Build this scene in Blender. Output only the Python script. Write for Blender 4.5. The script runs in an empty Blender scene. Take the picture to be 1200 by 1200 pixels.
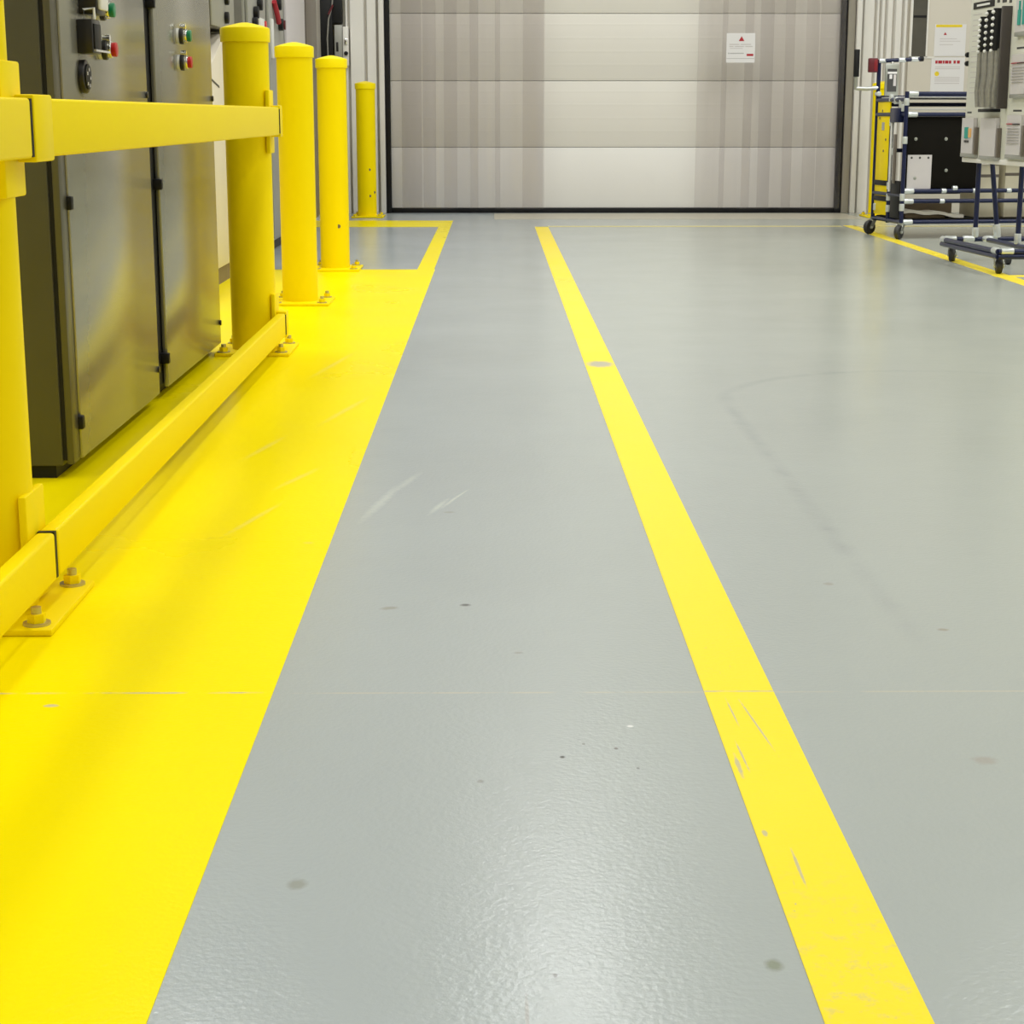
import bpy, bmesh, math, random
from mathutils import Vector, Matrix
random.seed(4)
SC = bpy.context.scene
COL = SC.collection
R = math.radians
PI = math.pi

# ------------------------------------------------------------------ materials
def mat(name, col, rough=.5, metal=0., spec=.5, noise=0., nscale=8., bump=0., bscale=60., coat=0., stretch=None, rvar=0.):
    m = bpy.data.materials.new(name); m.use_nodes = True
    nt = m.node_tree; b = nt.nodes['Principled BSDF']
    b.inputs['Base Color'].default_value = (*col, 1)
    b.inputs['Roughness'].default_value = rough
    b.inputs['Metallic'].default_value = metal
    b.inputs['Specular IOR Level'].default_value = spec
    b.inputs['Coat Weight'].default_value = coat
    tc = nt.nodes.new('ShaderNodeTexCoord')
    if noise or rvar:
        mp = nt.nodes.new('ShaderNodeMapping')
        if stretch: mp.inputs['Scale'].default_value = stretch
        nt.links.new(tc.outputs['Object'], mp.inputs['Vector'])
        n = nt.nodes.new('ShaderNodeTexNoise'); n.inputs['Scale'].default_value = nscale
        n.inputs['Detail'].default_value = 5
        nt.links.new(mp.outputs['Vector'], n.inputs['Vector'])
        if noise:
            mx = nt.nodes.new('ShaderNodeMix'); mx.data_type = 'RGBA'
            mx.inputs['A'].default_value = (*[c*(1-noise) for c in col], 1)
            mx.inputs['B'].default_value = (*[min(1, c*(1+noise)) for c in col], 1)
            nt.links.new(n.outputs['Fac'], mx.inputs['Factor'])
            nt.links.new(mx.outputs['Result'], b.inputs['Base Color'])
        if rvar:
            mr = nt.nodes.new('ShaderNodeMapRange')
            mr.inputs['To Min'].default_value = max(.02, rough-rvar); mr.inputs['To Max'].default_value = rough+rvar
            nt.links.new(n.outputs['Fac'], mr.inputs['Value']); nt.links.new(mr.outputs['Result'], b.inputs['Roughness'])
    if bump:
        n2 = nt.nodes.new('ShaderNodeTexNoise'); n2.inputs['Scale'].default_value = bscale
        n2.inputs['Detail'].default_value = 3
        nt.links.new(tc.outputs['Object'], n2.inputs['Vector'])
        bp = nt.nodes.new('ShaderNodeBump'); bp.inputs['Strength'].default_value = bump
        bp.inputs['Distance'].default_value = .002
        nt.links.new(n2.outputs['Fac'], bp.inputs['Height']); nt.links.new(bp.outputs['Normal'], b.inputs['Normal'])
    return m

class NG:
    """tiny node-graph helper"""
    def __init__(s, m): s.nt = m.node_tree
    def n(s, t, **k):
        x = s.nt.nodes.new(t)
        for a, v in k.items(): setattr(x, a, v)
        return x
    def set(s, sock, v):
        if isinstance(v, bpy.types.NodeSocket): s.nt.links.new(v, sock)
        else: sock.default_value = v
    def m(s, op, a, b=0., c=0., clamp=False):
        x = s.n('ShaderNodeMath', operation=op, use_clamp=clamp)
        s.set(x.inputs[0], a); s.set(x.inputs[1], b); s.set(x.inputs[2], c)
        return x.outputs[0]
    def noise(s, vec, scale, detail=4, rough=.5):
        x = s.n('ShaderNodeTexNoise'); s.set(x.inputs['Vector'], vec)
        x.inputs['Scale'].default_value = scale; x.inputs['Detail'].default_value = detail; x.inputs['Roughness'].default_value = rough
        return x.outputs['Fac']
    def mapr(s, v, a, b, c=0., d=1.):
        x = s.n('ShaderNodeMapRange'); x.clamp = True; s.set(x.inputs['Value'], v)
        for k, q in zip(('From Min', 'From Max', 'To Min', 'To Max'), (a, b, c, d)): x.inputs[k].default_value = q
        return x.outputs['Result']
    def mix(s, f, a, b):
        x = s.n('ShaderNodeMix', data_type='RGBA'); s.set(x.inputs['Factor'], f)
        s.set(x.inputs['A'], a if isinstance(a, bpy.types.NodeSocket) else (*a, 1)); s.set(x.inputs['B'], b if isinstance(b, bpy.types.NodeSocket) else (*b, 1))
        return x.outputs['Result']

def floor_paint(name, base, under=None, worn=0.):
    """glossy floor paint with joint line, marks and orange peel; base colour, optional worn-through colour"""
    m = bpy.data.materials.new(name); m.use_nodes = True
    g = NG(m); b = m.node_tree.nodes['Principled BSDF']
    tc = g.n('ShaderNodeTexCoord'); P = tc.outputs['Object']
    sp = g.n('ShaderNodeSeparateXYZ'); g.set(sp.inputs[0], P); X, Y = sp.outputs[0], sp.outputs[1]
    n1 = g.noise(P, 1.3, 5); n2 = g.noise(P, 9, 6, .6)
    if under is None:
        c = g.mix(n1, [q*.97 for q in base], [q*1.03 for q in base])
        c = g.mix(g.mapr(X, -.4, 1.6), c, [base[0]*1.07, base[1]*1.02, base[2]*.86])   # warmer tone towards the right
        c = g.mix(g.mapr(n2, .5, .8, 0, .05), c, [q*.75 for q in base])
    else:
        c = g.mix(n1, [q*.96 for q in base], [min(1, q*1.03) for q in base])
    def ell(cx, cy, a, bb, ang=0., soft=.6, wob=.0):
        dx = g.m('SUBTRACT', X, cx); dy = g.m('SUBTRACT', Y, cy); ca, sa = math.cos(ang), math.sin(ang)
        u = g.m('DIVIDE', g.m('ADD', g.m('MULTIPLY', dx, ca), g.m('MULTIPLY', dy, sa)), a)
        v = g.m('DIVIDE', g.m('SUBTRACT', g.m('MULTIPLY', dy, ca), g.m('MULTIPLY', dx, sa)), bb)
        d = g.m('SQRT', g.m('ADD', g.m('MULTIPLY', u, u), g.m('MULTIPLY', v, v)))
        if wob: d = g.m('ADD', d, g.m('MULTIPLY', g.m('SUBTRACT', n3, .5), wob))
        return g.mapr(d, soft, 1., 1., 0.)
    n3 = g.noise(P, 55, 4, .6)
    # expansion joint across the hall
    jl = g.mapr(g.m('ABSOLUTE', g.m('SUBTRACT', Y, 2.566)), .002, .0042, 1, 0)
    jn = g.mapr(g.noise(P, 17, 3), .34, .56)
    if under is None:
        c = g.mix(g.m('MULTIPLY', jl, g.m('MULTIPLY', jn, .55)), c, (.55, .50, .40))
        # dark marks
        for q in ((-.053, 3.06, .012, .010, 0, .8, (.09, .09, .09)), (-.187, 3.04, .020, .013, .3, .55, (.28, .27, .22)), (-.225, 1.882, .0135, .018, 0, .75, (.27, .29, .25)),
                  (.285, 1.68, .0115, .017, 0, .75, (.22, .25, .17)), (.091, 2.289, .0045, .006, 0, .9, (.05, .05, .05)), (.166, 2.322, .004, .006, 0, .7, (.12, .10, .09)),
                  (.122, 2.34, .003, .005, 0, .6, (.12, .12, .1)), (.19, 2.245, .003, .005, 0, .6, (.1, .1, .1)), (.038, 2.77, .010, .007, 0, .4, (.25, .24, .2)), (.758, 2.896, .012, .010, 0, .6, (.28, .24, .18)),
                  (.192, 2.413, .006, .006, 0, .8, (.85, .86, .85)), (-.10, 3.82, .016, .012, 0, .45, (.3, .3, .27)), (.62, 3.2, .012, .014, 0, .35, (.28, .24, .18)), (.66, 2.27, .02, .02, .6, .35, (.33, .26, .2)),
                  (-.02, 2.2, .006, .008, 0, .5, (.25, .25, .22)), (.03, 1.58, .0025, .05, 0, .45, (.3, .27, .22)), (.06, 1.66, .003, .006, 0, .6, (.12, .1, .1))):
            c = g.mix(g.m('MULTIPLY', ell(q[0], q[1], q[2], q[3], q[4], .45, .7), q[5]), c, q[6])
        # pale scuffs
        for q in ((-.255, 3.93, .016, .25, -.16, .32), (-.205, 4.16, .014, .14, -.22, .25), (-.125, 3.88, .010, .10, -.22, .38), (-.10, 3.93, .006, .10, -.25, .34), (-.08, 4.0, .004, .08, -.28, .4)):
            c = g.mix(g.m('MULTIPLY', ell(*q[:5], .2, .9), q[5]), c, (.68, .70, .66))
        # faint tyre arc and a straight tyre track
        dx = g.m('SUBTRACT', X, 1.40); dy = g.m('SUBTRACT', Y, 5.32)
        dist = g.m('SQRT', g.m('ADD', g.m('MULTIPLY', dx, dx), g.m('MULTIPLY', dy, dy)))
        arc = g.mapr(g.m('ABSOLUTE', g.m('SUBTRACT', dist, .70)), .004, .035, 1, 0)
        arc = g.m('MULTIPLY', arc, g.m('MULTIPLY', g.mapr(Y, 5.1, 5.4), g.mapr(X, 1.3, 1.9, 1, 0)))
        trk = g.mapr(g.m('ABSOLUTE', g.m('SUBTRACT', X, .70)), .004, .03, 1, 0)
        trk = g.m('MULTIPLY', trk, g.m('MULTIPLY', g.mapr(Y, 5.2, 5.4, 1, 0), g.mapr(Y, 2.6, 3.3)))
        tr = g.m('MULTIPLY', g.m('MAXIMUM', arc, trk), g.mapr(n2, .35, .7, .05, .30))
        c = g.mix(tr, c, [q*.62 for q in base])
    else:
        c = g.mix(g.m('MULTIPLY', jl, jn), c, (.62, .54, .30))
        pm = g.n('ShaderNodeMapping'); pm.inputs['Scale'].default_value = (90, 14, 1); g.set(pm.inputs['Vector'], P)
        scr = g.mapr(g.noise(pm.outputs[0], 1, 4, .6), .73-worn*.05, .76-worn*.05)
        blot = g.mapr(g.noise(P, 3.1, 3), .5, .66)
        chip = g.mapr(g.noise(P, 75, 5, .7), .70-worn*.035, .74-worn*.035)
        w = g.m('MAXIMUM', g.m('MULTIPLY', scr, blot), g.m('MULTIPLY', chip, blot))
        if worn > .5:
            w = g.m('MAXIMUM', w, ell(.368, 6.19, .055, .09, 0, .6, .8))
            fade = g.mapr(g.noise(P, 45, 6, .75), .52, .64, 0, .36)
            w = g.m('MAXIMUM', w, g.m('MULTIPLY', fade, g.mapr(Y, 2.0, 1.55)))
            for q in ((.372, 2.42, .0022, .13, .09), (.345, 2.47, .0018, .07, .03), (.335, 2.29, .0022, .07, .03), (.325, 2.25, .004, .05, 0), (.350, 1.92, .0025, .06, 0), (.326, 2.02, .004, .012, 0)):
                w = g.m('MAXIMUM', w, g.m('MULTIPLY', ell(*q, .5, .9), .8))
        else:
            w = g.m('MULTIPLY', w, .7)
            w = g.m('MAXIMUM', w, ell(-.654, 2.508, .013, .008, 0, .6, .5))
            for q in ((-.52, 3.75, .010, .20, -.25), (-.47, 4.2, .012, .16, -.3), (-.60, 4.6, .012, .2, -.2), (-.44, 5.2, .014, .3, -.2), (-.56, 6.2, .014, .4, -.15), (-.38, 3.53, .014, .012, 0)):
                w = g.m('MAXIMUM', w, g.m('MULTIPLY', ell(*q, .15, 1.0), .28))
        c = g.mix(w, c, under)
    g.set(b.inputs['Base Color'], c)
    if under is None:
        g.set(b.inputs['Roughness'], g.mapr(n1, .3, .7, .20, .25)); b.inputs['Specular IOR Level'].default_value = .5
    else:
        g.set(b.inputs['Roughness'], g.mapr(n1, .3, .7, .26, .34)); b.inputs['Specular IOR Level'].default_value = .05
    bp = g.n('ShaderNodeBump'); bp.inputs['Strength'].default_value = .65; bp.inputs['Distance'].default_value = .0007
    g.set(bp.inputs['Height'], g.m('ADD', g.noise(P, 120, 2, .5), g.m('MULTIPLY', g.noise(P, 14, 2), 1.0)))
    g.set(b.inputs['Normal'], bp.outputs[0])
    return m

GREY = (.392, .437, .462)
YFL = (.98, .80, .0)
M = {}
M['floor'] = floor_paint('grey floor paint', GREY)
M['yband'] = floor_paint('yellow floor paint', (1.0, .82, .0), (.62, .56, .30), 0.)
M['yline'] = floor_paint('worn yellow line paint', (.98, .78, .045), (.50, .47, .36), 1.)
M['yfaded'] = floor_paint('faded yellow line paint', (.72, .64, .28), (.50, .50, .42), 0.)
M['sill'] = mat('pale sill concrete', (.50, .47, .38), .35, noise=.06, nscale=5)
M['yellow'] = mat('yellow enamel', (1.0, .77, .0), .42, spec=.08, noise=.03, nscale=3, bump=.12, bscale=45)
M['yellow_dk'] = mat('yellow cap enamel', (1.0, .80, .0), .32, spec=.14, bump=.1, bscale=50)
M['yboard'] = mat('yellow board', (1.0, .74, .0), .45, spec=.15, noise=.05, nscale=20)
M['zinc'] = mat('zinc bolt', (.55, .50, .34), .35, .8)
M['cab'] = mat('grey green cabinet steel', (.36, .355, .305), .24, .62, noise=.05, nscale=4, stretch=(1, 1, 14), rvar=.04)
M['post'] = mat('strand shadow bar', (.06, .05, .045), .5)
M['frame'] = mat('olive frame steel', (.10, .095, .065), .35, .3)
M['cabside'] = mat('shaded cabinet side steel', (.085, .083, .060), .40, .25, noise=.06, nscale=5)  # shade of the cabinet sides put into the colour, darker than the doors
M['black'] = mat('black rubber', (.008, .008, .009), .5, spec=.3)
M['blackg'] = mat('black plastic', (.012, .011, .012), .3)
M['dark'] = mat('dark brown board', (.006, .005, .003), .6, spec=.12, noise=.3, nscale=6)
M['chrome'] = mat('chrome', (.85, .85, .85), .15, 1.)
M['white'] = mat('white plastic', (.82, .82, .80), .4)
M['green'] = mat('green button', (.0, .22, .08), .3)
M['red'] = mat('red button', (.55, .012, .012), .3)
M['lens'] = mat('dark red lens', (.24, .012, .02), .3)
M['darkred'] = mat('dark red plastic', (.13, .012, .02), .35)
M['wall'] = mat('beige painted wall', (.66, .62, .54), .6, noise=.03, nscale=2)
M['sheet'] = mat('white corrugated sheet', (.82, .80, .76), .45, noise=.03, nscale=2, stretch=(3, 1, .4))
M['jamb'] = mat('grey beige door jamb', (.34, .315, .26), .45, noise=.06, nscale=3)
M['ceil'] = mat('ceiling', (.55, .55, .54), .8)
M['door'] = mat('door section paint', (.80, .775, .72), .42, noise=.02, nscale=2, stretch=(.3, 1, 3))
M['rack1'] = mat('grey panel', (.36, .36, .33), .4, .2)
M['rack2'] = mat('lilac white panel', (.62, .585, .60), .4)
M['rack3'] = mat('brown grey panel', (.15, .125, .10), .4, noise=.1, nscale=3)
M['beige'] = mat('cream enclosure', (.72, .66, .54), .5, noise=.04, nscale=3, stretch=(6, 6, .5))
M['brown'] = mat('brown plinth', (.20, .15, .09), .6, noise=.2, nscale=20)
M['navy'] = mat('navy blue pipe', (.0025, .008, .052), .3)
M['joint'] = mat('bright pipe joint', (.72, .76, .76), .28, .55)
M['tyre'] = mat('caster tyre', (.03, .03, .03), .5)
M['hubm'] = mat('caster fork zinc', (.42, .44, .40), .35, .8)
M['paper'] = mat('paper', (.80, .79, .80), .6)
M['paperg'] = mat('grey paper', (.60, .57, .57), .6, noise=.05, nscale=6)
M['ink'] = mat('grey print', (.46, .45, .46), .6)
M['inkd'] = mat('dark print', (.06, .06, .06), .6)
M['inkr'] = mat('red print', (.45, .015, .03), .5)
M['inky'] = mat('yellow print', (.85, .65, .02), .5)
M['teal'] = mat('teal print', (.02, .33, .27), .5)
M['orange'] = mat('orange print', (.80, .45, .15), .5)
M['board'] = mat('cream board', (.70, .70, .62), .4)
M['silver'] = mat('silver grey strand', (.30, .29, .26), .45, .3, noise=.3, nscale=40)
M['foam'] = mat('pale foam sheet', (.68, .65, .57), .7)
M['card'] = mat('cream carton', (.68, .63, .48), .7, noise=.08, nscale=10)
M['glassdark'] = mat('dark door glass', (.10, .095, .08), .1, noise=.3, nscale=5)
M['lampbody'] = mat('lamp housing', (.6, .6, .6), .4)

def ribbed(m):     # fine horizontal embossing on the door sections
    g = NG(m); b = m.node_tree.nodes['Principled BSDF']
    tc = g.n('ShaderNodeTexCoord'); sp = g.n('ShaderNodeSeparateXYZ'); g.set(sp.inputs[0], tc.outputs['Object'])
    w = g.m('SINE', g.m('MULTIPLY', sp.outputs[2], 2*PI/.114))
    bp = g.n('ShaderNodeBump'); bp.inputs['Strength'].default_value = .14; bp.inputs['Distance'].default_value = .004
    g.set(bp.inputs['Height'], g.mapr(w, .80, 1.)); g.set(b.inputs['Normal'], bp.outputs[0])
ribbed(M['door'])
M['door_flat'] = mat('door bottom section paint', (.86, .85, .82), .42, noise=.02, nscale=3)

def strip_mat():
    m = bpy.data.materials.new('clear pvc'); m.use_nodes = True; nt = m.node_tree; g = NG(m)
    nt.nodes.remove(nt.nodes['Principled BSDF']); out = nt.nodes['Material Output']
    tr = g.n('ShaderNodeBsdfTransparent'); tr.inputs[0].default_value = (.947, .940, .940, 1)
    df = g.n('ShaderNodeBsdfDiffuse'); df.inputs[0].default_value = (.66, .62, .64, 1)
    gl = g.n('ShaderNodeBsdfGlossy'); gl.inputs[0].default_value = (1, 1, 1, 1); gl.inputs['Roughness'].default_value = .12
    tc = g.n('ShaderNodeTexCoord'); mp = g.n('ShaderNodeMapping'); mp.inputs['Scale'].default_value = (14, 14, .35); g.set(mp.inputs[0], tc.outputs['Object'])
    nz = g.noise(mp.outputs[0], 1, 3)
    m1 = g.n('ShaderNodeMixShader'); g.set(m1.inputs[0], g.mapr(nz, .35, .7, .008, .03)); g.set(m1.inputs[1], tr.outputs[0]); g.set(m1.inputs[2], df.outputs[0])
    lw = g.n('ShaderNodeLayerWeight'); lw.inputs['Blend'].default_value = .5
    m2 = g.n('ShaderNodeMixShader'); g.set(m2.inputs[0], g.m('ADD', .018, g.m('MULTIPLY', g.m('POWER', lw.outputs['Facing'], 4.), .3))); g.set(m2.inputs[1], m1.outputs[0]); g.set(m2.inputs[2], gl.outputs[0])
    g.set(out.inputs[0], m2.outputs[0])
    return m
M['pvc'] = strip_mat()

# ------------------------------------------------------------------ mesh helpers
class MB:
    def __init__(s): s.bm = bmesh.new(); s.mats = []
    def _mi(s, m):
        if m not in s.mats: s.mats.append(m)
        return s.mats.index(m)
    def _fin(s, verts, m, bev=0., seg=2):
        fs = set(f for v in verts for f in v.link_faces)
        i = s._mi(m)
        for f in fs: f.material_index = i
        if bev > 0:
            es = list(set(e for v in verts for e in v.link_edges))
            r = bmesh.ops.bevel(s.bm, geom=es, offset=bev, segments=seg, affect='EDGES', profile=.5, clamp_overlap=True)
            for f in r['faces']: f.material_index = i
    def box(s, x0, x1, y0, y1, z0, z1, m, bev=0., seg=2):
        mtx = Matrix.Translation(((x0+x1)/2, (y0+y1)/2, (z0+z1)/2)) @ Matrix.Diagonal((abs(x1-x0), abs(y1-y0), abs(z1-z0), 1))
        r = bmesh.ops.create_cube(s.bm, size=1, matrix=mtx); s._fin(r['verts'], m, bev, seg); return s
    def cyl(s, p0, p1, r, m, n=20, r2=None, bev=0.):
        p0, p1 = Vector(p0), Vector(p1); d = p1-p0
        mtx = Matrix.Translation((p0+p1)/2) @ d.to_track_quat('Z', 'Y').to_matrix().to_4x4()
        q = bmesh.ops.create_cone(s.bm, cap_ends=True, segments=n, radius1=r, radius2=r if r2 is None else r2, depth=d.length, matrix=mtx)
        s._fin(q['verts'], m, bev); return s
    def lathe(s, prof, c, m, n=48, axis=None):
        """profile of (radius, height) turned about an axis through c"""
        c = Vector(c); rot = (Vector(axis).to_track_quat('Z', 'Y').to_matrix() if axis else Matrix.Identity(3)); i = s._mi(m); rings = []
        for (r, z) in prof:
            if r < 1e-6: rings.append([s.bm.verts.new(c+rot@Vector((0, 0, z)))])
            else: rings.append([s.bm.verts.new(c+rot@Vector((r*math.cos(2*PI*k/n), r*math.sin(2*PI*k/n), z))) for k in range(n)])
        for a, b in zip(rings, rings[1:]):
            for k in range(n):
                k2 = (k+1) % n
                vs = [a[0], b[k2], b[k]] if len(a) == 1 and len(b) > 1 else [a[k], a[k2], b[0]] if len(b) == 1 and len(a) > 1 else [a[k], a[k2], b[k2], b[k]] if len(a) > 1 else None
                if vs: s.bm.faces.new(vs).material_index = i
        return s
    def prism(s, poly, h0, h1, m, plane='xy', bev=0.):
        f = {'xy': lambda a, b, h: (a, b, h), 'xz': lambda a, b, h: (a, h, b), 'yz': lambda a, b, h: (h, a, b)}[plane]
        lo = [s.bm.verts.new(f(a, b, h0)) for a, b in poly]; hi = [s.bm.verts.new(f(a, b, h1)) for a, b in poly]
        n = len(poly); s.bm.faces.new(lo[::-1]); s.bm.faces.new(hi)
        for k in range(n): s.bm.faces.new([lo[k], lo[(k+1) % n], hi[(k+1) % n], hi[k]])
        s._fin(lo+hi, m, bev); return s
    def tube(s, pts, r, m, n=12):
        pts = [Vector(p) for p in pts]; rings = []; i = s._mi(m)
        for k, p in enumerate(pts):
            t = (pts[min(k+1, len(pts)-1)]-pts[max(k-1, 0)]).normalized()
            q = t.to_track_quat('Z', 'Y').to_matrix()
            rings.append([s.bm.verts.new(p+q@Vector((r*math.cos(2*PI*j/n), r*math.sin(2*PI*j/n), 0))) for j in range(n)])
        for a, b in zip(rings, rings[1:]):
            bo = min(range(n), key=lambda o: (a[0].co-b[o].co).length)
            for j in range(n): s.bm.faces.new([a[j], a[(j+1) % n], b[(j+1+bo) % n], b[(j+bo) % n]]).material_index = i
        s.bm.faces.new(rings[0][::-1]).material_index = i; s.bm.faces.new(rings[-1]).material_index = i
        return s
    def build(s, name, parent=None, world=True):
        bmesh.ops.recalc_face_normals(s.bm, faces=s.bm.faces)
        if parent is not None and world:
            mx = Matrix.Identity(4); p = parent
            while p: mx = p.matrix_basis @ mx; p = p.parent
            s.bm.transform(mx.inverted())
        me = bpy.data.meshes.new(name); s.bm.to_mesh(me); s.bm.free()
        for m in s.mats: me.materials.append(m)
        me.shade_smooth(); me.set_sharp_from_angle(angle=R(38))
        o = bpy.data.objects.new(name, me); COL.objects.link(o); o.parent = parent
        return o
def tag(o, label, cat, group=None):
    o['label'] = label; o['category'] = cat
    if group: o['group'] = group
    return o
def thing(name, label, cat, loc, rz=0., group=None):
    o = bpy.data.objects.new(name, None); COL.objects.link(o); o.empty_display_size = .1
    o.location = loc; o.rotation_euler = (0, 0, rz)
    return tag(o, label, cat, group)
def struct(mb, name, parent=None):
    o = mb.build(name, parent)
    if parent is None: o['kind'] = 'structure'
    return o
def dup(root, loc, label, rz=None, sz=1., group=None):
    r = root.copy(); COL.objects.link(r); r.location = loc; r['label'] = label
    if rz is not None: r.rotation_euler = (0, 0, rz)
    if group: r['group'] = group
    r.scale = (1, 1, sz)
    def rec(a, b):
        for ch in [o for o in bpy.data.objects if o.parent == a]:
            c = ch.copy(); COL.objects.link(c); c.parent = b; rec(ch, c)
    rec(root, r)
    return r

# ------------------------------------------------------------------ the hall
YW = 16.12        # face of the back wall
DX0, DX1, DH = -.955, 3.085, 4.1
XL, XR, YF, ZC = -3.2, 9., -7., 7.6
struct(MB().box(XL-.2, XR+.2, YF-.2, YW+.6, -.15, 0, M['floor']), 'floor')
wb = MB()
wb.box(XL, DX0, YW, YW+.25, 0, ZC, M['wall']).box(DX1, XR, YW, YW+.25, 0, ZC, M['wall']).box(DX0, DX1, YW, YW+.25, DH, ZC, M['wall'])
struct(wb, 'wall_back')
struct(MB().box(XL-.2, XL, YF, YW+.25, 0, ZC, M['wall']), 'wall_left')
struct(MB().box(XR, XR+.2, YF, YW+.25, 0, ZC, M['wall']), 'wall_right')
struct(MB().box(XL, XR, YF-.2, YF, 0, ZC, M['wall']), 'wall_front')
struct(MB().box(XL-.2, XR+.2, YF-.2, YW+.25, ZC, ZC+.2, M['ceil']), 'ceiling')

# sectional door
d = MB()
for k, (z0, z1) in enumerate(((.043, .570), (.574, 1.1425), (1.1465, 1.7135), (1.7175, 2.285), (2.289, 2.857), (2.861, 3.43), (3.434, 4.0))):
    d.box(DX0+.03, DX1-.03, YW+.0, YW+.045, z0, z1, M['door_flat'] if k == 0 else M['door'], .004)
dr = struct(d, 'door_1')
MB().box(DX0+.03, DX1-.03, YW-.012, YW+.05, .0, .045, M['black'], .006).build('bottom_seal', dr)
MB().box(DX0, DX0+.045, YW-.05, YW+.03, 0, 4.0, M['black'], .006).build('side_seal', dr)
MB().box(DX1-.055, DX1, YW-.05, YW+.03, 0, 4.0, M['black'], .006).build('side_seal', dr)
# door surround: left cover panels, right jamb
struct(MB().box(-1.003, -.957, YW-.085, YW, 0, 4.2, M['sheet'], .006), 'trim_1')
def ribs(mb, edges, y0, depth, m):
    for a, b in zip(edges, edges[1:]):
        w = b-a
        mb.prism([(a+.004, YW), (a+.004+min(.012, w*.2), YW-depth), (b-.004-min(.012, w*.2), YW-depth), (b-.004, YW)], y0, 4.3, m)
r = MB(); ribs(r, (-1.30, -1.265, -1.119, -1.012), 0, .05, M['sheet']); struct(r, 'trim_2')
struct(MB().box(3.085, 3.15, YW-.07, YW, 0, 4.2, M['jamb'], .006), 'trim_3')
struct(MB().box(3.155, 3.20, YW-.11, YW, 0, 4.2, M['sheet'], .006), 'trim_4')
r = MB(); ribs(r, (3.215, 3.33, 3.37, 3.42, 3.49, 3.57, 3.615), 0, .04, M['sheet']); struct(r, 'trim_5')

# personnel door with a narrow window
pd = struct(MB().box(3.63, 4.62, YW-.03, YW, 0, 2.2, M['wall'], .004), 'door_2')
MB().box(3.635, 3.655, YW-.036, YW-.028, 1.345, 2.0, M['sheet']).box(3.78, 3.795, YW-.036, YW-.028, 1.345, 2.0, M['sheet']).box(3.635, 3.86, YW-.036, YW-.028, 1.335, 1.352, M['sheet']).box(3.635, 3.795, YW-.036, YW-.028, 2.0, 2.015, M['sheet']).build('window_frame', pd)
MB().box(3.655, 3.78, YW-.034, YW-.029, 1.352, 2.0, M['glassdark']).box(3.66, 3.775, YW-.036, YW-.033, 1.68, 1.70, M['black']).build('window_pane', pd)

# floor paint
def slab(rects, m, name):
    mb = MB()
    for (x0, x1, y0, y1, h) in rects: mb.box(x0, x1, y0, y1, .0, h, m)
    o = mb.build(name); o['kind'] = 'structure'; return o
slab([(-3.1, -.335, -3, 10.12, .0012)], M['yband'], 'trim_6')
slab([(-.435, -.340, 10.12, 14.9, .0012), (-1.9, -.435, 14.05, 14.9, .0012)], M['yband'], 'trim_7')
slab([(.315, .420, -3, 14.05, .0012)], M['yline'], 'trim_8')
slab([(.42, 2.72, 14.05, 14.16, .0012), (2.82, 6.0, 14.05, 14.16, .0012)], M['yfaded'], 'trim_9')
slab([(.0, 3.1, 15.1, 16.0, .0011)], M['sill'], 'trim_12')
rl = MB(); rl.prism([(2.69, 7.5), (2.78, 7.5), (2.82, 12.3), (2.84, 14.2), (2.75, 14.2), (2.73, 12.3)], 0, .0012, M['yline']); rl.box(2.73, 2.86, 11.05, 11.15, 0, .0011, M['yline']); rl.box(2.70, 2.95, 9.62, 9.72, 0, .0011, M['yline'])
o = rl.build('trim_10'); o['kind'] = 'structure'

# ------------------------------------------------------------------ bollards
def bolt(x, y, z, h=.03, r=.016):
    b = MB(); b.cyl((x, y, z), (x, y, z+.004), r*1.45, M['zinc']); b.cyl((x, y, z+.004), (x, y, z+.004+h*.5), r, M['yellow'], 6); b.cyl((x, y, z+.004), (x, y, z+h), r*.55, M['zinc'], 12)
    return b
def make_bollard(name, label, loc, group='yellow bollards'):
    t = thing(name, label, 'bollard', loc, group=group); x, y, _ = loc
    MB().cyl((x, y, .008), (x, y, 1.125), .0815, M['yellow'], 56).build('post', t)
    MB().lathe([(.0818, 1.102), (.088, 1.104), (.0885, 1.147), (.086, 1.152), (.06, 1.160), (.03, 1.167), (.012, 1.1705), (0, 1.171)], (x, y, 0), M['yellow_dk'], 56).build('cap', t)
    MB().box(x-.125, x+.145, y-.165, y+.165, .0012, .013, M['yellow'], .003).build('base_plate', t)
    for sx in (-.095, .112):
        for sy in (-.13, .13): bolt(x+sx, y+sy, .013).build('anchor_bolt', t)
    return t
b3 = make_bollard('bollard', 'free-standing yellow bollard, second beyond the end of the guard rail', (-.897, 10.14, 0))
b2 = dup(b3, (-.900, 8.30, 0), 'free-standing yellow bollard standing next after the end of the guard rail')
b4 = dup(b3, (-1.085, 15.45, 0), 'farthest yellow bollard, small before the white wall panels left of the dock door', sz=.965)
b5 = dup(b3, (3.285, 15.45, 0), 'yellow bollard half hidden behind the navy pipe cart right of the dock door', sz=.965)
b1 = dup(b3, (-.884, 6.56, 0), 'large yellow bollard carrying the far ends of both guard rails')
b0 = dup(b3, (-.884, 3.03, 0), 'nearest yellow bollard, cut by the left picture edge, holding the rail joints')
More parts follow.
